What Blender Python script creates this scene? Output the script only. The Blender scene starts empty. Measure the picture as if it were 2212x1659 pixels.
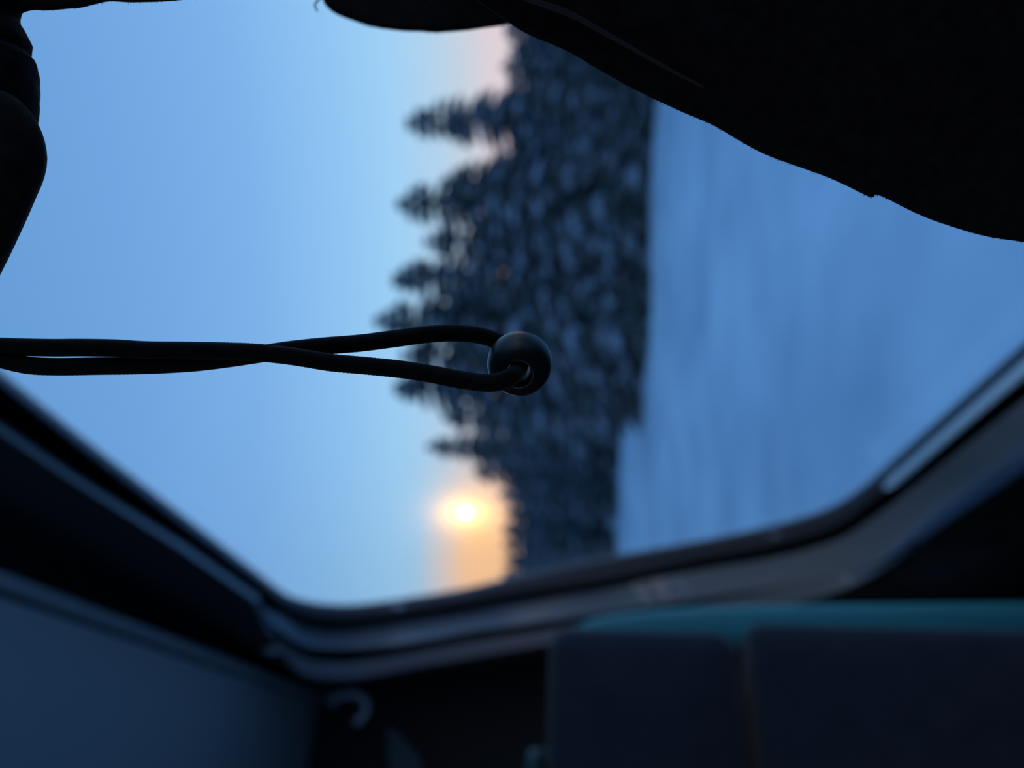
import bpy, bmesh, math, random
import numpy as np
from mathutils import Vector, Matrix

C = bpy.context.scene.collection
random.seed(7); np.random.seed(7)
# ------------------------------------------------------------------ camera
F, CX, CY = 1597.0, 1106.0, 829.5
EYE = Vector((0, 0, 1.25))
VPX, VPY = 1245.0, 1760.0                  # where the track direction meets the picture
pit = math.atan((VPX-CX)/F); yaw = math.atan((VPY-CY)/F*math.cos(pit))
hor = Vector((math.sin(yaw), math.cos(yaw), 0)); zz = Vector((0, 0, 1))
fw = hor*math.cos(pit)+zz*math.sin(pit)
rt = hor*math.sin(pit)-zz*math.cos(pit)    # picture right = down in the carriage: the phone lies on its side
up = Vector((math.cos(yaw), -math.sin(yaw), 0))
cam = bpy.data.cameras.new('camera'); co = bpy.data.objects.new('camera', cam); C.objects.link(co)
m = Matrix.Identity(4)
for i in range(3):
    m[i][0] = rt[i]; m[i][1] = up[i]; m[i][2] = -fw[i]; m[i][3] = EYE[i]
co.matrix_world = m
cam.sensor_width = 36; cam.lens = F/2212*36; cam.clip_start = .005; cam.clip_end = 5000
cam.dof.use_dof = True; cam.dof.focus_distance = .110; cam.dof.aperture_fstop = 10.8
bpy.context.scene.camera = co
vs = bpy.context.scene.view_settings
vs.view_transform = 'Standard'; vs.look = 'None'; vs.gamma = 1; vs.use_curve_mapping = False; vs.exposure = 0.0

def ray(x, y): return fw*F+rt*(x-CX)-up*(y-CY)
def P(x, y, d):                            # point seen at (x, y), d metres along the view axis
    return EYE+ray(x, y)*(d/F)
def onplane(x, y, p0, n):
    v = ray(x, y); return EYE+v*((p0-EYE).dot(n)/v.dot(n))
SUN = ray(1006, 1108).normalized(); GLOW = ray(1015, 1215).normalized()

# ------------------------------------------------------------------ sky
W = bpy.data.worlds.new('dusk_sky'); bpy.context.scene.world = W; W.use_nodes = True
nt = W.node_tree; nt.nodes.clear()
def N(t, **k):
    n = nt.nodes.new(t)
    for a, b in k.items(): setattr(n, a, b)
    return n
def L(a, b): nt.links.new(a, b)
def MT(op, a, b=None, c=None):
    n = N('ShaderNodeMath', operation=op)
    for i, v in enumerate((a, b, c)):
        if v is None: continue
        if isinstance(v, (int, float)): n.inputs[i].default_value = v
        else: L(v, n.inputs[i])
    return n.outputs[0]
tc = N('ShaderNodeTexCoord'); nm = N('ShaderNodeVectorMath', operation='NORMALIZE'); L(tc.outputs['Generated'], nm.inputs[0])
sp = N('ShaderNodeSeparateXYZ'); L(nm.outputs[0], sp.inputs[0])
el = MT('MULTIPLY', MT('ARCSINE', sp.outputs[2]), 180/math.pi)
ramp = N('ShaderNodeValToRGB'); L(MT('DIVIDE', el, 90.0), ramp.inputs[0])
stops = [(0, (.78, .66, .70)), (6, (.78, .67, .72)), (8, (.60, .68, .78)), (10.5, (.46, .68, .90)), (13.5, (.365, .66, .96)),
         (18, (.285, .57, .93)), (24, (.215, .465, .86)), (32, (.17, .40, .79)), (40, (.145, .36, .72)), (62, (.07, .23, .55)), (90, (.045, .16, .43))]
cr = ramp.color_ramp
cr.elements[0].position = 0; cr.elements[0].color = (*stops[0][1], 1)
cr.elements[1].position = 1; cr.elements[1].color = (*stops[-1][1], 1)
for e, c in stops[1:-1]:
    x = cr.elements.new(e/90); x.color = (*c, 1)
def angle_to(d):
    n = N('ShaderNodeVectorMath', operation='DOT_PRODUCT'); L(nm.outputs[0], n.inputs[0]); n.inputs[1].default_value = d
    return MT('MULTIPLY', MT('ARCCOSINE', MT('MINIMUM', n.outputs['Value'], 1.0)), 180/math.pi)
a_s, a_g = angle_to(SUN), angle_to(GLOW)
def gauss(a, s): return MT('EXPONENT', MT('MULTIPLY', MT('POWER', MT('DIVIDE', a, s), 2.0), -1.0))
low = MT('SUBTRACT', 1.0, MT('SMOOTH_MIN', 1.0, MT('MAXIMUM', 0.0, MT('DIVIDE', MT('SUBTRACT', el, 7.5), 4.5)), .1))
warm = MT('MULTIPLY', gauss(a_g, 6.5), MT('MAXIMUM', 0.0, low))
def MIX(f, a, b, mode='MIX'):
    n = N('ShaderNodeMixRGB', blend_type=mode)
    for i, v in enumerate((f, a, b)):
        if isinstance(v, (int, float)): n.inputs[i].default_value = v
        elif isinstance(v, tuple): n.inputs[i].default_value = (*v, 1)
        else: L(v, n.inputs[i])
    return n.outputs[0]
col = MIX(MT('MINIMUM', MT('MULTIPLY', warm, 1.15), 1.0), ramp.outputs[0], (1.12, .66, .36))
az = MT('MULTIPLY', MT('SUBTRACT', MT('ARCTAN2', sp.outputs[0], sp.outputs[1]), math.atan2(SUN.x, SUN.y)), 180/math.pi)
dv = MT('SUBTRACT', el, math.degrees(math.asin(SUN.z)))
r_s = MT('SQRT', MT('ADD', MT('POWER', MT('DIVIDE', dv, 1.0), 2.0), MT('POWER', MT('DIVIDE', az, .62), 2.0)))
halo = MIX(1.0, (5.2, 2.7, .75), MT('EXPONENT', MT('MULTIPLY', r_s, -1.05)), 'MULTIPLY')
col = MIX(1.0, col, halo, 'ADD')
disc = MT('LESS_THAN', r_s, .38)
col = MIX(disc, col, (17.0, 12.0, 4.6))
bg = N('ShaderNodeBackground'); L(col, bg.inputs[0]); bg.inputs[1].default_value = 1.0
out = N('ShaderNodeOutputWorld'); L(bg.outputs[0], out.inputs[0])

# ------------------------------------------------------------------ materials
def mat(name, col, rough=.6, metal=0, spec=.5, noise=None, bump=None, sheen=0, coat=0):
    M = bpy.data.materials.new(name); M.use_nodes = True
    t = M.node_tree; b = t.nodes['Principled BSDF']
    b.inputs['Base Color'].default_value = (*col, 1); b.inputs['Roughness'].default_value = rough
    b.inputs['Metallic'].default_value = metal; b.inputs['Specular IOR Level'].default_value = spec
    b.inputs['Sheen Weight'].default_value = sheen; b.inputs['Sheen Roughness'].default_value = .4
    b.inputs['Coat Weight'].default_value = coat
    tcn = t.nodes.new('ShaderNodeTexCoord')
    if noise:
        sc, c2 = noise
        n = t.nodes.new('ShaderNodeTexNoise'); n.inputs['Scale'].default_value = sc; n.inputs['Detail'].default_value = 5
        t.links.new(tcn.outputs['Object'], n.inputs['Vector'])
        r = t.nodes.new('ShaderNodeValToRGB'); r.color_ramp.elements[0].position = .38; r.color_ramp.elements[1].position = .66
        r.color_ramp.elements[0].color = (*col, 1); r.color_ramp.elements[1].color = (*c2, 1)
        t.links.new(n.outputs['Fac'], r.inputs[0]); t.links.new(r.outputs[0], b.inputs['Base Color'])
    if bump:
        sc, st, ds = bump
        n = t.nodes.new('ShaderNodeTexNoise'); n.inputs['Scale'].default_value = sc; n.inputs['Detail'].default_value = 3
        t.links.new(tcn.outputs['Object'], n.inputs['Vector'])
        bp = t.nodes.new('ShaderNodeBump'); bp.inputs['Strength'].default_value = st; bp.inputs['Distance'].default_value = ds
        t.links.new(n.outputs['Fac'], bp.inputs['Height']); t.links.new(bp.outputs[0], b.inputs['Normal'])
    return M
M = dict(
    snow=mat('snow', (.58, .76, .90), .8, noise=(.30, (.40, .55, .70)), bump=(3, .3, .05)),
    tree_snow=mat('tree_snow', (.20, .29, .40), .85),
    needles=mat('needles', (.038, .070, .080), .8, noise=(1.2, (.08, .14, .165))),
    bark=mat('bark', (.05, .035, .028), .9, bump=(20, .5, .02)),
    wall=mat('charcoal_wall_panel', (.022, .022, .026), .6, bump=(300, .15, .001)),
    dark=mat('dark_partition', (.010, .0095, .010), .7, bump=(200, .2, .001)),
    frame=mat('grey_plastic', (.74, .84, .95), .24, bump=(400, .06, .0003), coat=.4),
    pale=mat('pale_ceiling_panel', (.40, .43, .45), .6, bump=(300, .15, .0008)),
    rubber=mat('black_rubber', (.010, .011, .012), .9, spec=.1),
    seal=mat('grey_seal', (.24, .27, .31), .4),
    steel=mat('pale_aluminium', (.80, .82, .84), .35),
    floor=mat('floor_vinyl', (.14, .14, .15), .6, noise=(60, (.18, .18, .19))),
    ceil=mat('ceiling_panel', (.70, .70, .71), .6, bump=(100, .1, .001)),
    seat=mat('navy_upholstery', (.012, .015, .028), .9, noise=(30, (.019, .021, .036)), bump=(900, .4, .0008), sheen=.2),
    teal=mat('teal_trim', (.035, .27, .30), .5, bump=(500, .1, .0005)),
    jacket=mat('black_fabric', (.016, .0135, .013), .95, spec=.1, noise=(400, (.026, .022, .021)), bump=(1800, .5, .0003), sheen=.08),
    fold_highlight=mat('charcoal_fold_highlight', (.07, .062, .06), .9, spec=.1, bump=(1500, .5, .0003)),  # lighter than the jacket, to paint its fold highlight
    cord=mat('black_braid', (.009, .008, .008), .9, spec=.12, noise=(900, (.017, .014, .012)), sheen=.3),
    dimteal=mat('dim_teal', (.03, .085, .095), .5),
    cool=mat('cool_grey_plastic', (.07, .13, .165), .6),
    bead=mat('black_plastic', (.012, .013, .015), .36, spec=.45, bump=(2500, .12, .0001)),
)
g = bpy.data.materials.new('window_glass'); g.use_nodes = True; t = g.node_tree; t.nodes.clear()
o_ = t.nodes.new('ShaderNodeOutputMaterial'); mx = t.nodes.new('ShaderNodeMixShader'); tr = t.nodes.new('ShaderNodeBsdfTransparent')
tr.inputs[0].default_value = (.985, .99, .99, 1); gl = t.nodes.new('ShaderNodeBsdfGlossy'); gl.inputs['Roughness'].default_value = .02
lw = t.nodes.new('ShaderNodeLayerWeight'); pw_ = t.nodes.new('ShaderNodeMath'); pw_.operation = 'POWER'; pw_.inputs[1].default_value = 5
ma_ = t.nodes.new('ShaderNodeMath'); ma_.operation = 'MULTIPLY_ADD'; ma_.inputs[1].default_value = .5; ma_.inputs[2].default_value = .012
t.links.new(lw.outputs['Facing'], pw_.inputs[0]); t.links.new(pw_.outputs[0], ma_.inputs[0]); t.links.new(ma_.outputs[0], mx.inputs[0]); t.links.new(tr.outputs[0], mx.inputs[1]); t.links.new(gl.outputs[0], mx.inputs[2]); t.links.new(mx.outputs[0], o_.inputs[0])
M['glass'] = g

# ------------------------------------------------------------------ helpers
def mesh_obj(name, verts, faces, m, parent=None, smooth=False):
    me = bpy.data.meshes.new(name); me.from_pydata([tuple(v) for v in verts], [], faces); me.validate()
    o = bpy.data.objects.new(name, me); C.objects.link(o); me.materials.append(M[m])
    bm = bmesh.new(); bm.from_mesh(me); bmesh.ops.recalc_face_normals(bm, faces=bm.faces); bm.to_mesh(me); bm.free()
    if smooth:
        for p in me.polygons: p.use_smooth = True
    if parent is not None: attach(o, parent)
    return o
def attach(o, parent):
    o.parent = parent; o.matrix_parent_inverse = parent.matrix_basis.inverted()
def bm_obj(name, bm, m, parent=None, smooth=False):
    me = bpy.data.meshes.new(name); bmesh.ops.recalc_face_normals(bm, faces=bm.faces); bm.to_mesh(me); bm.free()
    o = bpy.data.objects.new(name, me); C.objects.link(o); me.materials.append(M[m])
    if smooth:
        for p in me.polygons: p.use_smooth = True
    if parent is not None: attach(o, parent)
    return o
def empty(name, loc, label=None, cat=None, group=None, kind=None):
    o = bpy.data.objects.new(name, None); C.objects.link(o); o.location = loc; o.empty_display_size = .05
    return tag(o, label, cat, group, kind)
def tag(o, label=None, cat=None, group=None, kind=None):
    for k, v in (('label', label), ('category', cat), ('group', group), ('kind', kind)):
        if v: o[k] = v
    return o
def box(name, lo, hi, m, parent=None, bevel=0, seg=3):
    bm = bmesh.new(); bmesh.ops.create_cube(bm, size=1)
    for v in bm.verts:
        v.co = Vector([(lo[i]+hi[i])/2+v.co[i]*(hi[i]-lo[i]) for i in range(3)])
    if bevel: bmesh.ops.bevel(bm, geom=bm.edges[:], offset=bevel, segments=seg, affect='EDGES', profile=.5)
    return bm_obj(name, bm, m, parent, smooth=bool(bevel))
def catmull(pts, n):
    pts = [np.array(p, float) for p in pts]; pts = [2*pts[0]-pts[1]]+pts+[2*pts[-1]-pts[-2]]
    outp = []
    for i in range(1, len(pts)-2):
        p0, p1, p2, p3 = pts[i-1:i+3]
        for k in range(24):
            s = k/24
            outp.append(.5*((2*p1)+(-p0+p2)*s+(2*p0-5*p1+4*p2-p3)*s*s+(-p0+3*p1-3*p2+p3)*s**3))
    outp.append(pts[-2]); outp = np.array(outp)
    d = np.r_[0, np.cumsum(np.linalg.norm(np.diff(outp, axis=0), axis=1))]
    q = np.linspace(0, d[-1], n)
    return np.stack([np.interp(q, d, outp[:, i]) for i in range(outp.shape[1])], 1)
def tube(pts, rad, nseg=16, flat=None, cap=True):
    """pts (n,3), rad scalar or f(i, theta) ; parallel-transport frames"""
    pts = np.array(pts, float); n = len(pts); T = np.gradient(pts, axis=0); T /= np.linalg.norm(T, axis=1)[:, None]
    a = np.cross(T[0], [0.3, .8, .5]); a /= np.linalg.norm(a); V = []; Fc = []
    for i in range(n):
        a = a-T[i]*a.dot(T[i]); a /= np.linalg.norm(a); b = np.cross(T[i], a)
        for k in range(nseg):
            th = 2*math.pi*k/nseg
            r = rad(i, th) if callable(rad) else rad
            V.append(pts[i]+(a*math.cos(th)+b*math.sin(th))*r)
    for i in range(n-1):
        for k in range(nseg):
            k2 = (k+1) % nseg; Fc.append((i*nseg+k, i*nseg+k2, (i+1)*nseg+k2, (i+1)*nseg+k))
    if cap:
        Fc.append(tuple(range(nseg))); Fc.append(tuple((n-1)*nseg+k for k in range(nseg)))
    return V, Fc

# ------------------------------------------------------------------ carriage shell
WX, LEAN = .385, .169                       # window wall leans in towards the roof: x = WX - LEAN*z
p_wall = EYE+Vector((WX, 0, 0)); n_in = -Vector((1, 0, LEAN)).normalized()
YB = 1.73                                  # partition ahead
RZ = EYE.z+.56                             # underside of the luggage rack
A = [(0, 801), (211, 970), (422, 1134), (560, 1240), (591, 1265), (624, 1287), (675, 1302), (740, 1307), (800, 1303), (876, 1293), (1003, 1272),
     (1100, 1249), (1301, 1207), (1502, 1170), (1653, 1139), (1779, 1102), (1854, 1058), (1931, 991), (2086, 853), (2212, 741)]
S = [22, 20, 18, 17, 18, 22, 30, 30, 30, 30, 29, 34, 44, 40, 42, 42, 38, 42, 52, 62]
G = [109, 86, 59, 51, 48, 42, 50, 50, 49, 48, 48, 54, 64, 60, 66, 68, 66, 72, 84, 96]
CC = [114, 90, 63, 55, 60, 72, 95, 96, 96, 96, 94, 103, 116, 124, 132, 150, 165, 180, 210, 232]
C2 = [114, 90, 63, 55, 60, 80, 120, 124, 120, 117, 114, 122, 131, 136, 135, 150, 165, 180, 210, 232]
EE = [114, 90, 63, 55, 60, 95, 155, 160, 156, 150, 149, 155, 165, 172, 177, 175, 172, 182, 210, 232]
Aa = np.array(A, float); tg = np.gradient(Aa, axis=0); tg /= np.linalg.norm(tg, axis=1)[:, None]
nr = np.stack([-tg[:, 1], tg[:, 0]], 1)    # outwards from the opening
NEAR = -.62
def loop(off, depth, lo=0, hi=20, ext=True):
    r = []
    for i in range(lo, hi):
        p0 = p_wall+n_in*(depth[i] if isinstance(depth, list) else depth)
        x, y = Aa[i]+nr[i]*off[i]; r.append(onplane(x, y, p0, n_in))
    if ext:
        a = r[0].copy(); a.y = NEAR; b = r[-1].copy(); b.y = NEAR; r = [a]+r+[b]
    return r
def dense(lp, k=4):
    q = catmull([tuple(v) for v in lp[1:-1]], 19*k+1)
    return [lp[0]]+[Vector(v) for v in q]+[lp[-1]]
def dens_loop(off, depth):
    # resample station by station so that loops stay matched
    lp = loop(off, depth); pts = [np.array(v) for v in lp]; out_ = [lp[0]]
    for i in range(1, len(pts)-2):
        p0, p1, p2, p3 = pts[max(1, i-1)], pts[i], pts[i+1], pts[min(len(pts)-2, i+2)]
        for k in range(5):
            s = k/5
            out_.append(Vector(.5*((2*p1)+(-p0+p2)*s+(2*p0-5*p1+4*p2-p3)*s*s+(-p0+3*p1-3*p2+p3)*s**3)))
    out_.append(lp[-2]); out_.append(lp[-1]); return out_
def strip(name, loops, m, parent, smooth=False):
    n = len(loops[0]); V = [v for l in loops for v in l]; Fc = []
    for j in range(len(loops)-1):
        for i in range(n):
            i2 = (i+1) % n; Fc.append((j*n+i, j*n+i2, (j+1)*n+i2, (j+1)*n+i))
    return mesh_obj(name, V, Fc, m, parent, smooth)
Z0 = [0]*20
win = empty('window_1', onplane(1100, 1000, p_wall, n_in), kind='structure')
# glass: a thin closed pane
la = dens_loop([3]*20, 0.0); lb = dens_loop([3]*20, -.006)
n = len(la); V = la+lb; Fc = [tuple(range(n)), tuple(range(n, 2*n))]+[(i, (i+1) % n, n+(i+1) % n, n+i) for i in range(n)]
mesh_obj('glass', V, Fc, 'glass', win)
half = [s*.5 for s in S]
strip('seal', [dens_loop([-2]*20, -.010), dens_loop(Z0, .002), dens_loop([s*.3 for s in S], .009), dens_loop([s*.7 for s in S], .014), dens_loop(S, .016)], 'seal', win, True)
strip('seal_groove', [dens_loop(S, .016), dens_loop([s+3 for s in S], .004), dens_loop([q-4 for q in G], .004), dens_loop(G, .018)], 'rubber', win)
DF = [.032]*4+[.036, .048]+[.060]*14; DE = [d+.014 for d in DF]
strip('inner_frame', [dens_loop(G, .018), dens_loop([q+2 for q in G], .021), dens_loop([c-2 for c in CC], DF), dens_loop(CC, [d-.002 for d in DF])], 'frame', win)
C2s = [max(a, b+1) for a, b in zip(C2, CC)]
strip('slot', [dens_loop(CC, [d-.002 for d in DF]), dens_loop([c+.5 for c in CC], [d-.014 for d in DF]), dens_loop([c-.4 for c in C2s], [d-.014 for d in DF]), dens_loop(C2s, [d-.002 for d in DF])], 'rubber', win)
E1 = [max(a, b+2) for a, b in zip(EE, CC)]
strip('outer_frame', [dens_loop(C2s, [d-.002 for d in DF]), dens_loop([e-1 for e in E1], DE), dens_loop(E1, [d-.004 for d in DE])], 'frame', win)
# bright strip that runs along the lower edge of the pane, with a rounded end
def on_station(i, f, off, depth):
    a = Aa[i]+nr[i]*off; b = Aa[i+1]+nr[i+1]*off; q = a*(1-f)+b*f
    return onplane(q[0], q[1], p_wall+n_in*depth, n_in)
stn = [(16, .45), (16, .52), (16, .7), (17, 0), (17, .5), (18, 0), (18, .5), (18, 1.0)]; V = []; Fc = []
for k, (i, f) in enumerate(stn):
    sc = 1+.25*max(0, (i+f-16.5)/2.5); hw = (.25, .75, 1, 1, 1, 1, 1, 1)[k]
    for o_, d_ in ((-13, .010), (-8, .017), (3, .028), (11, .033), (13, .026), (13, .010)):
        V.append(on_station(i, f, (33+o_*hw)*sc, d_))
for o_ in range(6):
    v = V[-6].copy(); v.y = NEAR+.02; V.append(v)
for k in range(len(stn)):
    for o_ in range(6): Fc.append((k*6+o_, k*6+(o_+1) % 6, k*6+6+(o_+1) % 6, k*6+6+o_))
Fc += [tuple(range(6)), tuple(len(stn)*6+o_ for o_ in range(6))]
mesh_obj('sill_strip', V, Fc, 'steel', win)
stn = [(0, 0), (0, .5), (1, 0), (1, .5), (2, 0), (2, .5), (3, 0), (3, .6), (3, .9)]; V = []; Fc = []
mid = [101, 79, 53, 45, 43]
for k, (i, f) in enumerate(stn):
    m_ = mid[i]*(1-f)+mid[i+1]*f; hw = 9.5-2.5*k/8
    if k == 8: hw *= .5
    for o_, d_ in ((-1, .014), (-1, .020), (0, .029), (.9, .038), (1, .038), (1, .014)):
        V.append(on_station(i, f, m_+o_*hw, d_))
for o_ in range(6):
    v = V[o_].copy(); v.y = NEAR+.02; V.append(v)
ns_ = len(stn)
for k in range(ns_-1):
    for o_ in range(6): Fc.append((k*6+o_, k*6+(o_+1) % 6, k*6+6+(o_+1) % 6, k*6+6+o_))
for o_ in range(6): Fc.append((o_, (o_+1) % 6, ns_*6+(o_+1) % 6, ns_*6+o_))
Fc += [tuple((ns_-1)*6+o_ for o_ in range(6)), tuple(ns_*6+o_ for o_ in range(6))]
mesh_obj('upper_strip', V, Fc, 'steel', win)
for (i, f, off) in ((14, .12, 22), (8, .75, 14)):
    c = on_station(i, f, off, .012); bm = bmesh.new(); bmesh.ops.create_uvsphere(bm, u_segments=12, v_segments=8, radius=.007)
    for v in bm.verts: v.co = Vector((v.co.x*.6, v.co.y*.9, v.co.z*1.9)); v.co += c
    bm_obj('seal_clip', bm, 'frame', win, True)

# wall around the window
lE = dens_loop(E1, [d-.004 for d in DE]); cyE = sum((v.y for v in lE))/len(lE)
p1 = p_wall+n_in*.070
def wall_pt(y, z): return Vector((p1.x-(z-p1.z)*LEAN, y, z))
outr = []
for i, v in enumerate(lE):
    f = i/(len(lE)-1)
    # top edge / far edge / bottom edge of the wall panel
    if f < .30: outr.append(wall_pt(-1.5+(YB+1.5)*f/.30, 2.2))
    elif f < .72: outr.append(wall_pt(YB, 2.2-(2.2)*(f-.30)/.42))
    else: outr.append(wall_pt(YB-(YB+1.5)*(f-.72)/.28, 0.0))
outb = [v+Vector((.02, 0, 0)) for v in outr]; lEb = dens_loop([e+26 for e in E1], [d-.022 for d in DE])
tag(strip('wall_right', [lEb, lE, outr, outb], 'wall', None), kind='structure')
tag(box('floor', (-2.4, -1.5, -.06), (.56, YB+.06, 0), 'floor'), kind='structure')
tag(box('ceiling', (-2.4, -1.5, 2.2), (.25, YB+.06, 2.26), 'ceil'), kind='structure')
wf = [(-2.4, 0), (wall_pt(YB, 0).x, 0), (wall_pt(YB, 2.2).x, 2.2), (-2.4, 2.2)]
V = [(x, YB+d_, z) for d_ in (0, .06) for x, z in wf]
tag(mesh_obj('wall_front', V, [(0, 1, 2, 3), (4, 5, 6, 7)]+[(i, (i+1) % 4, 4+(i+1) % 4, 4+i) for i in range(4)], 'dark'), kind='structure')
tag(box('wall_back', (-2.4, -1.56, -.06), (.56, -1.5, 2.26), 'dark'), kind='structure')
# wall across the aisle, with an unseen window added for interior fill light
def quad_ring(name, x0, x1, y0, y1, z0, z1, wy0, wy1, wz0, wz1, m):
    V = []; 
    for x in (x0, x1):
        V += [(x, y0, z0), (x, y1, z0), (x, y1, z1), (x, y0, z1), (x, wy0, wz0), (x, wy1, wz0), (x, wy1, wz1), (x, wy0, wz1)]
    Fc = []
    for b in (0, 8):
        for i in range(4): Fc.append((b+i, b+(i+1) % 4, b+4+(i+1) % 4, b+4+i))
    for i in range(4):
        Fc.append((i, (i+1) % 4, 8+(i+1) % 4, 8+i)); Fc.append((4+i, 4+(i+1) % 4, 12+(i+1) % 4, 12+i))
    return mesh_obj(name, V, Fc, m)
tag(quad_ring('wall_left', -2.46, -2.4, -1.56, YB+.06, -.06, 2.26, -1.2, 1.5, .80, 1.85, 'wall'), kind='structure')
w2 = empty('fill_window', (-2.43, .15, .85), kind='structure')
box('glass', (-2.436, -1.2, .80), (-2.43, 1.5, 1.85), 'glass', w2)
# dark end trim details on the partition
def at_y(x, y, Y):
    v = ray(x, y); return EYE+v*(Y/v.y)
pw = [at_y(836, 1572, YB-.004), at_y(856, 1578, YB-.004), at_y(906, 1636, YB-.004), at_y(916, 1720, YB-.004), at_y(846, 1720, YB-.004)]
bk = [v+Vector((0, .004, 0)) for v in pw]; pwf = [v-Vector((0, .006, 0)) for v in pw]
k = len(pw); mesh_obj('trim_1', pwf+bk, [tuple(range(k)), tuple(range(k, 2*k))]+[(i, (i+1) % k, k+(i+1) % k, k+i) for i in range(k)], 'cool')
tag(bpy.data.objects['trim_1'], kind='structure')

# ------------------------------------------------------------------ luggage rack
rx = (at_y(345, 1361, 1).x)/(at_y(345, 1361, 1).z-EYE.z)*.56
rk = empty('luggage_rack', (.0, YB, RZ), 'pale grey underside of overhead luggage rack above the window', 'rack')
RX0, RX1, RY1 = -.42, .208, 1.712
box('underside_panel', (RX0, -1.45, RZ), (RX1-.022, RY1, RZ+.03), 'pale', rk, .004)
box('edge_strip', (RX1-.017, -1.45, RZ-.001), (RX1, RY1, RZ+.03), 'pale', rk, .004)
box('rack_core', (RX0+.01, -1.44, RZ+.028), (.20, RY1-.01, RZ+.045), 'wall', rk)
rk.rotation_euler.z = -.0245
cap = bmesh.new(); bmesh.ops.create_uvsphere(cap, u_segments=14, v_segments=10, radius=.011)
cp = onplane(589, 1405, p1, n_in)
for v in cap.verts: v.co = Vector((v.co.x*.5, v.co.y, v.co.z*1.6))+cp
tag(bm_obj('screw_cap', cap, 'steel', None, True), 'small pale oval cap on the dark panel above the window corner', 'cap')
# coat hook on the partition
hk = empty('coat_hook', at_y(700, 1512, YB), 'grey curved coat hook on the dark partition near the ceiling panel', 'hook')
hp = [at_y(x, y, Y) for x, y, Y in ((716, 1511, YB), (735, 1503, YB-.03), (765, 1500, YB-.05), (789, 1515, YB-.06), (788, 1540, YB-.06), (768, 1562, YB-.055))]
V, Fc = tube(catmull([tuple(v) for v in hp], 40), .0072, 12); mesh_obj('hook_arm', V, Fc, 'frame', hk, True)
c = at_y(716, 1511, YB-.003); bm = bmesh.new(); bmesh.ops.create_cone(bm, segments=20, radius1=.018, radius2=.016, depth=.006, cap_ends=True)
for v in bm.verts: v.co = Vector((v.co.x, v.co.z, v.co.y))+c
bm_obj('hook_base', bm, 'seal', hk)

# ------------------------------------------------------------------ seat ahead
SY = .80
def seat_outline_box(name, x0, x1, z0, z1, y0, y1, rad, m, parent, puff=.012):
    """rounded-corner cushion seen from behind: outline in x/z, pillowed towards -y"""
    o = []; 
    for cx, cz, a0 in ((x1-rad, z1-rad, 0), (x0+rad, z1-rad, 90), (x0+rad, z0+rad, 180), (x1-rad, z0+rad, 270)):
        for k in range(7):
            a = math.radians(a0+90*k/6); o.append((cx+rad*math.cos(a), cz+rad*math.sin(a)))
    mx_, mz = (x0+x1)/2, (z0+z1)/2; V = []; rings = []
    for ins, y in ((0.012, y1), (0, y1-.012), (0, y0+.018), (.004, y0+.008), (.012, y0+.002), (.03, y0-.002), (.09, y0-puff)):
        rings.append(len(V))
        for x, z in o:
            f = lambda c, q: c+math.copysign(max(abs(q-c)-ins, 0.0), q-c)
            V.append((f(mx_, x), y, f(mz, z)))
    kk = len(o); Fc = []
    for r in range(len(rings)-1):
        for i in range(kk): Fc.append((rings[r]+i, rings[r]+(i+1) % kk, rings[r+1]+(i+1) % kk, rings[r+1]+i))
    Fc.append(tuple(range(kk))); Fc.append(tuple(rings[-1]+i for i in range(kk)))
    return mesh_obj(name, V, Fc, m, parent, True)
se = empty('train_seat', (-.05, .95, 0), 'dark navy seat ahead, seen from behind, with teal edge towards the window', 'seat')
def xz(x, y): v = at_y(x, y, SY); return v.x, v.z
hx, hz = xz(1186, 1348); _, hz0 = xz(1592, 1360); bx, bz = xz(1622, 1338)
seat_outline_box('headrest', -.27, hx, hz0, hz, SY, SY+.11, .022, 'seat', se)
seat_outline_box('backrest', -.29, bx, .50, bz, SY, SY+.12, .014, 'seat', se)
# teal shell flange on the window side, wider than the cushions, tapering at the head
fl = [(1245, 1352), (1262, 1339), (1330, 1324), (1430, 1313), (1540, 1307), (1700, 1304), (1900, 1302), (2212, 1299), (2600, 1296)]
fi = [(1245, 1360), (1262, 1360), (1330, 1360), (1430, 1360), (1540, 1360), (1700, 1356), (1900, 1352), (2212, 1345), (2600, 1340)]
FY = SY+.055
o1 = [at_y(x, y, FY) for x, y in fl]; i1 = [at_y(x, y, FY) for x, y in fi]
for v in i1: v.x -= .02
V = []; kk = len(o1)
oc = catmull([tuple(v) for v in o1], 40); ic = catmull([tuple(v) for v in i1], 40)
prof = [(0, 0), (.35, -.003), (.75, -.004), (.93, -.002), (1, .006), (1, .03), (.9, .045), (0, .045)]
for a, b in zip(ic, oc):
    for f, dy in prof:
        q = a*(1-f)+b*f; V.append((q[0], q[1]+dy, q[2]))
Fc = []; pn = len(prof)
for i in range(39):
    for k in range(pn): Fc.append((i*pn+k, i*pn+(k+1) % pn, (i+1)*pn+(k+1) % pn, (i+1)*pn+k))
Fc += [tuple(range(pn)), tuple(39*pn+k for k in range(pn))]
tag(mesh_obj('side_trim', V, Fc, 'teal', se, True), 'teal side trim')
gp = [at_y(x, y, Y) for x, y, Y in ((1176, 1632, SY+.03), (1158, 1634, SY+.025), (1152, 1648, SY+.02), (1152, 1800, SY+.02), (1158, 1815, SY+.025), (1176, 1817, SY+.03))]
V, Fc = tube(catmull([tuple(v) for v in gp], 40), .007, 12); tag(mesh_obj('grab_handle', V, Fc, 'dimteal', se, True), 'pale grab handle on the headrest')
box('seat_shell', (-.27, SY+.085, .50), (hx-.012, SY+.13, hz-.02), 'seat', se, .008)
box('seat_cushion', (-.29, SY+.12, .38), (bx, SY+.58, .50), 'seat', se, .03)
box('pedestal', (-.15, SY+.2, 0), (.05, SY+.45, .38), 'wall', se, .01)
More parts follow.
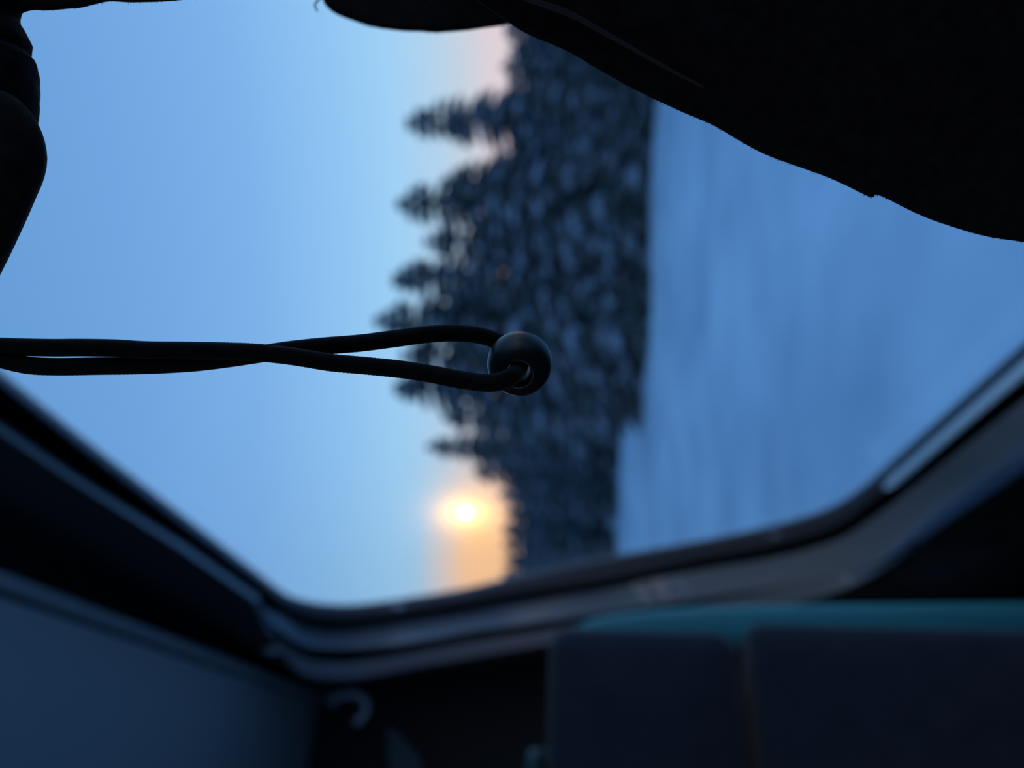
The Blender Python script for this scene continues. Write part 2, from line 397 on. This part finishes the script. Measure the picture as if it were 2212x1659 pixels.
# dark moulded ledge under the window between seat and wall
lg = [onplane(x, y, p1, n_in) for x, y in ((1852, 1256), (1990, 1292))]
wx = wall_pt(0, lg[1].z).x; 
b_ = box('wall_ledge', (wx-.025, 1.25, lg[0].z-.19), (wx+.015, 1.48, lg[0].z-.035), 'seat', None, .012)
tag(b_, 'dark rounded ledge on the wall under the window, behind the seat', 'ledge')

# ------------------------------------------------------------------ snow field and forest
GZ = -1.70
def gh(x, y):
    return GZ+.16*math.sin(x*.23+1.3)*math.sin(y*.19+.4)+.10*math.sin(x*.7+y*.31)*math.sin(y*.5-x*.1)+.05*math.sin(y*.83-x*.27+2)+.03*math.sin(x*1.9+.6)*math.sin(y*1.6)
V = []; Fc = []; NA = 220; rr = [0.0]+[2.5*1.06**k for k in range(110)]
for r in rr:
    for k in range(NA):
        a = 2*math.pi*k/NA; x, y = r*math.cos(a), r*math.sin(a); fade = min(1, max(0, (r-2)/4))*min(1, 60/max(r, 1))
        V.append((x, y, GZ+(gh(x, y)-GZ)*fade))
for j in range(len(rr)-1):
    for k in range(NA): Fc.append((j*NA+k, j*NA+(k+1) % NA, (j+1)*NA+(k+1) % NA, (j+1)*NA+k))
tag(mesh_obj('snow_ground', V, Fc, 'snow', None, True), 'blue dusk snow field between the track and the forest', kind='structure')

def spindle(V, Fc, a, b, w, h, ns=5):
    a, b = Vector(a), Vector(b); d = (b-a); ln = d.length; d.normalize()
    s = d.cross(Vector((0, 0, 1))); s.normalize(); u = s.cross(d); base = len(V)
    V.append(a)
    rings = ((.18, .75), (.5, 1.0), (.8, .55))
    for f, k in rings:
        for q in range(ns):
            th = 2*math.pi*q/ns
            V.append(a+d*ln*f+s*(w*k*math.cos(th))+u*(h*k*math.sin(th)))
    V.append(b)
    for q in range(ns):
        q2 = (q+1) % ns
        Fc.append((base, base+1+q2, base+1+q))
        for r in range(2): Fc.append((base+1+r*ns+q, base+1+r*ns+q2, base+1+(r+1)*ns+q2, base+1+(r+1)*ns+q))
        Fc.append((base+1+2*ns+q, base+1+2*ns+q2, base+1+3*ns))
def make_tree(seed, R=2.0, H=10.0, snowy=.55):
    rnd = random.Random(seed)
    Vn, Fn, Vs, Fs = [], [], [], []
    nw = 26
    for w in range(nw):
        f = w/(nw-1); z = .5+(H-.9)*f**.93; Lb = R*(1-f)**.58*(1.0 if f > .1 else .8)+.16
        nb = max(4, int(9-4*f)); a0 = rnd.random()*6.28
        for b in range(nb):
            a = a0+6.283*b/nb+rnd.uniform(-.25, .25); l = Lb*rnd.uniform(.68, 1.22)
            dz = -l*rnd.uniform(.12, .42)+(.25 if f > .85 else 0)
            p0 = Vector((0, 0, z)); p1 = Vector((math.cos(a)*l, math.sin(a)*l, z+dz))
            wd = .13+.17*l; spindle(Vn, Fn, p0, p1, wd, .09+.06*l)
            if rnd.random() < snowy:
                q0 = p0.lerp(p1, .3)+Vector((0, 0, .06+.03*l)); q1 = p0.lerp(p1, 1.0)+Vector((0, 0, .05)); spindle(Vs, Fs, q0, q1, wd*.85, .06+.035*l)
            for sgn in (-1, 1):
                for t_ in (.45, .72):
                    m0 = p0.lerp(p1, t_); aa = a+sgn*rnd.uniform(.5, .9); ll = l*(1-t_)*rnd.uniform(.7, 1.1)+.15
                    m1 = m0+Vector((math.cos(aa)*ll, math.sin(aa)*ll, -ll*.35)); spindle(Vn, Fn, m0, m1, .09+.1*ll, .07, 4)
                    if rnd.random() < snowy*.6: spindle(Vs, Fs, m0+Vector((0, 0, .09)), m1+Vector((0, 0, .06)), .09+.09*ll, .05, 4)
    spindle(Vn, Fn, (0, 0, H-.9), (0, 0.001, H), .1, .1)
    r_ = empty('spruce_tree', (0, 0, 0))
    tv, tf = tube([(0, 0, -.5), (0.02, 0, H*.4), (0, .02, H*.75), (0, 0, H-.4)], lambda i, th: .2*(1-i/3.4)*(1+.06*math.sin(5*th)), 8)
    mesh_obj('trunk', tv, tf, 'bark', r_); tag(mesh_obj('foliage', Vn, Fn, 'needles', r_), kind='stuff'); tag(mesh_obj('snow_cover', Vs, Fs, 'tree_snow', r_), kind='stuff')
    return r_
def copy_tree(o):
    c = o.copy(); C.objects.link(c)
    for ch in o.children:
        d = ch.copy(); C.objects.link(d); d.parent = c
    return c
protos = [make_tree(11, 1.9), make_tree(23, 2.3, snowy=.45), make_tree(35, 1.6, snowy=.6)]
used = [False]*3
def plant(k, y, tip, base, label, group, wide=1.0):
    g0 = onplane(base, y, Vector((0, 0, GZ)), Vector((0, 0, 1)))
    v = ray(tip, y); hd = math.hypot(g0.x, g0.y); top = EYE.z+v.z*hd/math.hypot(v.x, v.y)
    h = top-GZ
    o = protos[k] if not used[k] else copy_tree(protos[k]); used[k] = True
    s = h/10.0; o.location = (g0.x, g0.y, GZ-.05); o.scale = (s*wide, s*wide, s); o.rotation_euler = (0, 0, random.random()*6.28)
    tag(o, label, 'tree', group)
front = [
    (2, 250, 866, 1398, 'slender hazy spruce with narrow tip, nearest the jacket hood edge', 1.0),
    (0, 378, 950, 1402, 'broad spruce with snow lumps between the hazy slender spruce and the next taller tip', 1.0),
    (1, 432, 846, 1404, 'tall spruce with long pointed tip, second long tip below the jacket', .95),
    (0, 515, 905, 1405, 'spruce with lower blunt tip beside the pale light gap in the forest', .9),
    (2, 598, 838, 1402, 'spruce with ragged thin tip just before the tallest tip above the drawcord', 1.1),
    (1, 690, 798, 1398, 'tallest spruce, tip reaching furthest into the sky above the drawcord', .9),
    (0, 768, 856, 1392, 'dark spruce standing directly behind the drawcord loop and bead', .95),
    (2, 838, 842, 1386, 'dark spruce with base beside the bead, just below the drawcord', 1.1),
    (1, 905, 950, 1338, 'smaller spruce set back, just below the bead towards the sun', .9),
    (0, 968, 914, 1318, 'thin tipped spruce between the drawcord and the low sun', .8),
    (2, 1022, 1018, 1306, 'low spruce right beside the glowing sun', 1.3),
]
for k, y, tip, base, lab, wd in front: plant(k, y, tip, base, lab, 'front spruces at the forest edge', wd*1.12)
for i, (y, tip, base) in enumerate(((-60, 1080, 1405), (-5, 1088, 1402), (48, 1083, 1400), (100, 1092, 1398), (150, 1088, 1400), (205, 1074, 1400), (310, 1090, 1402))):
    plant(i % 3, y, tip, base, 'short snowy spruce in the pale clump under the jacket hood', 'short spruces near the jacket', 1.25)
for i, (y, tip, base) in enumerate(((1075, 1070, 1303), (1110, 1082, 1291), (1145, 1078, 1299), (1180, 1086, 1286), (1215, 1082, 1303), (1250, 1086, 1291), (1285, 1080, 1299), (1330, 1080, 1286))):
    plant(i % 3, y, tip, base, 'distant even spruce below the orange glow, near the window frame', 'distant spruces under the sunset', 1.05)
y = -90; i = 0
while y < 1340:
    plant(i % 3, y, 1082+random.uniform(-8, 14), (1330, 1306, 1318)[i % 3]+random.uniform(-4, 4), 'dim spruce in the dense row behind the forest edge', 'back row of the forest', 1.15)
    y += random.uniform(28, 38); i += 1
for y in range(-40, 900, 62):
    plant(i % 3, y+random.uniform(-12, 12), 1235+random.uniform(-40, 40), 1388+random.uniform(-4, 6), 'young snowy spruce in the undergrowth at the foot of the forest', 'young spruces at the snow edge', 1.5); i += 1

# ------------------------------------------------------------------ jacket hanging over the view
jk = empty('jacket', P(1400, -300, .115), 'black fabric jacket hanging across the top edge and left corner of the view', 'jacket')
fibres = []
def cloth(name, edge, inward, width, depth, thick, folds, parent, rows=26, n=160, fuzz=None, wob=.0):
    e = catmull(edge, n); V = []; prof = []
    d_in = np.array(inward, float); d_in /= np.linalg.norm(d_in)
    R = thick/2; mmpp = depth/F
    for k in range(9):                     # rolled hem
        a = math.pi*k/8; prof.append((R/mmpp*(1-math.sin(a)), -R*math.cos(a)))
    back = [(R/mmpp+(width-R/mmpp)*((k/rows)**1.4), R) for k in range(1, rows+1)]
    frnt = [(s, -R) for s, _ in back[::-1]]
    prof = frnt+prof+back; pn = len(prof)
    for i, q in enumerate(e):
        u_ = i/(n-1)
        for s, dz in prof:
            x, y = q+d_in*s
            V.append(P(x, y, depth+dz+folds(u_, s)+wob*math.sin(i*1.7+s*.05)))
    Fc = []
    for i in range(n-1):
        for k in range(pn-1): Fc.append((i*pn+k, i*pn+k+1, (i+1)*pn+k+1, (i+1)*pn+k))
    if fuzz:
        for _ in range(fuzz):
            t_ = random.random()*(n-2); i = int(t_); q = e[i]+(e[i+1]-e[i])*(t_-i); tv = e[i+1]-e[i]; tv /= np.linalg.norm(tv)
            nv = np.array([tv[1], -tv[0]]); nv = nv if nv.dot(d_in) < 0 else -nv
            fibres.append((q-nv*2, nv, tv, depth+folds(t_/(n-1), 0)))
    return mesh_obj(name, V, Fc, 'jacket', parent, True)
def jag(edge, amp, n):
    e = catmull(edge, n); return [tuple(q+np.array([0, random.gauss(0, amp)])) for q in e]
eB = [(860, -110), (945, -52), (1027, 0), (1104, 52), (1142, 75), (1230, 113), (1307, 159), (1384, 200), (1471, 241), (1537, 269), (1592, 301), (1647, 331), (1712, 356),
      (1795, 386), (1868, 421), (1884, 427), (1899, 422), (1975, 459), (2030, 481), (2123, 509), (2212, 523), (2380, 545), (2560, 560)]
def foldB(u, s):
    ridge = -.007/(1+math.exp(-(s-105)/14))*max(0, 1-max(0, u-.12)/.38) if u < .5 else 0
    return ridge+.004*math.sin(u*7+1)*min(1, s/300)-.010*min(1, s/900)**2
cloth('front_panel', eB, (.45, -.9), 1150, .1125, .0022, foldB, jk, rows=60, n=260, fuzz=1500)
eC = [(690, -60), (694, -15), (698, 2), (705, 14), (727, 31), (765, 46), (803, 58), (840, 64), (878, 68), (910, 69), (942, 71), (975, 69), (1011, 66), (1045, 61), (1075, 57), (1105, 50), (1160, 38), (1240, 10)]
cloth('hood_edge', eC, (.12, -1), 420, .160, .003, lambda u, s: .004*math.sin(u*6)*min(1, s/150), jk, n=140, fuzz=260)
eS = [(-120, 22), (-40, 26), (0, 30), (40, 31), (58, 25), (76, 22), (100, 23), (127, 21), (150, 19), (174, 17), (203, 10), (225, 5), (242, 3), (275, 5), (311, 5), (362, 3), (394, 0), (450, -6), (560, -14), (690, -22)]
cloth('collar', eS, (0, -1), 400, .114, .0022, lambda u, s: .003*math.sin(u*9)*min(1, s/100), jk, n=140, fuzz=300)
# gathered casing and loop of the hem at the left edge
ys = np.array([-160, -60, 0, 25, 38, 54, 70, 84, 97, 105, 112, 121, 150, 181, 210, 235, 252, 263, 285, 320, 380.])
xr = np.array([60, 60, 50, 42, 43, 54, 63, 69, 67, 63, 70, 80, 84, 85, 85, 83, 79, 74, 60, 40, 20.])
yy = np.linspace(-160, 380, 140); xx = np.interp(yy, ys, xr); ax = -35.0; dC = .113
path = [P(ax, y, dC) for y in yy]
def rC(i, th): return (xx[i]-ax)*.857*dC/F*(1+.012*math.sin(9*th+.09*yy[i]))
V, Fc = tube([tuple(v) for v in path], rC, 28); mesh_obj('gathered_casing', V, Fc, 'jacket', jk, True)
lp = [(-60, 232), (0, 246), (30, 270), (46, 300), (53, 337), (48, 369), (34, 403), (1, 478), (-44, 571), (-110, 690), (-230, 800), (-420, 850), (-700, 790), (-1300, 560), (-2280, 270)]
lq = catmull([(x-8, y-4, .1085+.00001*max(0, min(100, 300-y))+.0000025*max(0, -120-x)) for x, y in lp], 200)
V, Fc = tube([tuple(P(*q)) for q in lq], lambda i, th: 48*.1085/F*(1+.02*math.sin(9*th)), 28); mesh_obj('loop', V, Fc, 'jacket', jk, True)
# the rest of the jacket above the frame, and the loop it hangs from
top = []
hooktop = Vector((.10, .085, RZ))
bx0 = P(-2300, 250, .115)
for k in range(30):
    f = k/29; c = hooktop.lerp(bx0, f); c.z = hooktop.z-.05-(hooktop.z-.05-bx0.z)*f; wv = .012+.05*f**.6
    for a in range(40):
        th = 2*math.pi*a/40; rr_ = wv*(1+.14*math.sin(6*th+2*f)); top.append((c.x+rr_*math.cos(th)*.8, c.y+rr_*math.sin(th)*.5, c.z))
Fc = [(k*40+a, k*40+(a+1) % 40, (k+1)*40+(a+1) % 40, (k+1)*40+a) for k in range(29) for a in range(40)]+[tuple(range(40)), tuple(29*40+a for a in range(40))]
mesh_obj('shoulder', top, Fc, 'jacket', jk, True)
V, Fc = tube([tuple(P(ax, -150, dC)), tuple(P(-700, -60, .115)), tuple(P(-1500, 120, .115)), tuple(bx0+Vector((0, 0, .02)))], .008, 12); mesh_obj('hem', V, Fc, 'jacket', jk, True)
V, Fc = tube(catmull([tuple(hooktop+Vector((0, 0, -.06))), tuple(hooktop+Vector((.012, 0, -.035))), tuple(hooktop+Vector((0, 0, -.006))), tuple(hooktop+Vector((-.012, 0, -.035))), tuple(hooktop+Vector((0, 0, -.06)))], 40), .003, 10)
mesh_obj('hanging_loop', V, Fc, 'jacket', jk, True)
pp = catmull([(1060, -45, .1085), (1120, -12, .1082), (1160, 4, .1080), (1235, 32, .1078), (1300, 68, .1077), (1380, 113, .1078), (1450, 152, .1082), (1520, 188, .1092)], 90)  # thin raised line, coloured to imitate light catching the jacket fold
V, Fc = tube([tuple(P(*q)) for q in pp], lambda i, th: (7.5-5*(i/89)**1.5)*.108/F*(1+.08*math.sin(i*1.9)), 12); tag(mesh_obj('fold_highlight', V, Fc, 'fold_highlight', jk, True), 'lighter grey line painted as the fold highlight')
# loose thread near the hood
V, Fc = tube([tuple(P(x, y, .15)) for x, y in ((700, -20), (690, -2), (682, 6), (680, 14), (686, 24))], 2.2*.15/F, 6); mesh_obj('loose_thread', V, Fc, 'frame', jk, True)
# cloth nap standing off the edges
V = []; Fc = []
for q, nv, tv, d in fibres:
    a = random.gauss(0, .8); dr = nv*math.cos(a)+tv*math.sin(a); ln = min(8, 1.5+random.expovariate(1/1.8)); w = random.uniform(.35, .7); b = len(V); dd = d+random.uniform(-.001, .001)
    e1 = q+dr*ln*.6; e2 = q+dr*ln+tv*random.gauss(0, 1.2); pv = np.array([-dr[1], dr[0]])*w
    V += [P(*(q-pv), dd), P(*(q+pv), dd), P(*q, dd+.0001), P(*(e1-pv*.7), dd), P(*(e1+pv*.7), dd), P(*e1, dd+.0001), P(*e2, dd)]
    Fc += [(b, b+1, b+4, b+3), (b+1, b+2, b+5, b+4), (b+2, b, b+3, b+5), (b+3, b+4, b+6), (b+4, b+5, b+6), (b+5, b+3, b+6)]
tag(mesh_obj('nap', V, Fc, 'jacket', jk), kind='stuff')

# ------------------------------------------------------------------ drawcord with bead, the sharp thing in the picture
dc = empty('drawcord', P(1123, 785, .111), 'black braided drawcord loop hanging with a round stopper bead at its end', 'cord')
D0 = .110
s1 = [(-2260, 330, .1145), (-1900, 640, .114), (-1500, 742, .113), (-600, 744, .1115), (-160, 745, .1105), (-60, 746, .1102), (0, 748, .110), (58, 750, .110), (120, 751, .110), (174, 750.5, .110), (250, 752, .1098), (318, 756, .1096), (420, 757, .1094), (500, 759, .1092),
      (564, 762, .1090), (640, 771, .109), (714, 783, .1092), (790, 790, .1094), (867, 798, .1094), (920, 806, .109), (960, 813.5, .1085), (1000, 821, .1078), (1036, 826, .107), (1066, 826.5, .1062), (1092, 820, .1057), (1110, 810, .1064),
      (1119, 799, .1085), (1123, 785, .111), (1127, 771, .1135), (1127, 758, .1160), (1112, 748, .1176), (1086, 740, .1172)]
s2 = [(1066, 733, .1160), (1045, 726.5, .1150), (1021, 722, .1142), (990, 719.5, .1138), (960, 719.5, .1134), (915, 723, .1130), (867, 729.5, .1128), (820, 736, .1126), (775, 741.5, .1124), (730, 745, .1122), (683, 749, .1120), (620, 756, .1119),
      (560, 765, .1118), (492, 775, .1115), (414, 784, .1110), (318, 789, .1106), (202, 791, .1103), (116, 792, .1102), (58, 788.5, .1102), (0, 776, .1104), (-60, 764, .1112), (-160, 758, .1125), (-600, 756, .1135), (-1500, 752, .114), (-1900, 660, .115), (-2260, 350, .116)]
NC = 3200
pc = catmull(s1+s2, NC); pts = np.array([tuple(P(*q)) for q in pc])
arc = np.r_[0, np.cumsum(np.linalg.norm(np.diff(pts, axis=0), axis=1))]; RC = 19.0*D0/F
def braid(i, th):
    k = 2*math.pi*arc[i]/(9.0*4*D0/F)
    w = .5*(max(math.sin(4*k+8*th)*1.0, math.sin(4*k-8*th)))
    return RC*(.975+.10*w)
V, Fc = tube(pts, braid, 32); mesh_obj('cord', V, Fc, 'cord', dc, True)
# flyaway hairs on the cord
# bead: a lathe with a rounded hole
RB = 70.5*.111/F; HO = .37*RB
axis = (-fw*.92+rt*(-.06)-up*.385).normalized(); e1 = axis.cross(up).normalized(); e2 = axis.cross(e1); bc = P(1123, 785.5, .111)
prof = []
zc_ = math.sqrt(RB*RB-HO*HO)
for k in range(25):
    a = math.radians(-62+124*k/24); prof.append((RB*math.cos(a)*1.0, RB*math.sin(a)*.97))
lipr = .10*RB; ztop = prof[-1][1]; rtop = prof[-1][0]
prof += [(rtop-.35*(rtop-HO), ztop+.02*RB), (rtop-.7*(rtop-HO), ztop+.0*RB), (HO, ztop-.08*RB)]
prof += [(HO*.97, z) for z in np.linspace(ztop-.2*RB, -ztop+.2*RB, 6)]
prof += [(HO, -ztop+.08*RB), (rtop-.7*(rtop-HO), -ztop), (rtop-.35*(rtop-HO), -ztop-.02*RB)]
V = []; NS = 64
for r, z in prof:
    for k in range(NS):
        th = 2*math.pi*k/NS; V.append(bc+axis*z+e1*(r*math.cos(th))+e2*(r*math.sin(th)))
pn = len(prof)
Fc = [(j*NS+k, j*NS+(k+1) % NS, ((j+1) % pn)*NS+(k+1) % NS, ((j+1) % pn)*NS+k) for j in range(pn) for k in range(NS)]
tag(mesh_obj('bead', V, Fc, 'bead', dc, True), 'smooth round black plastic bead')
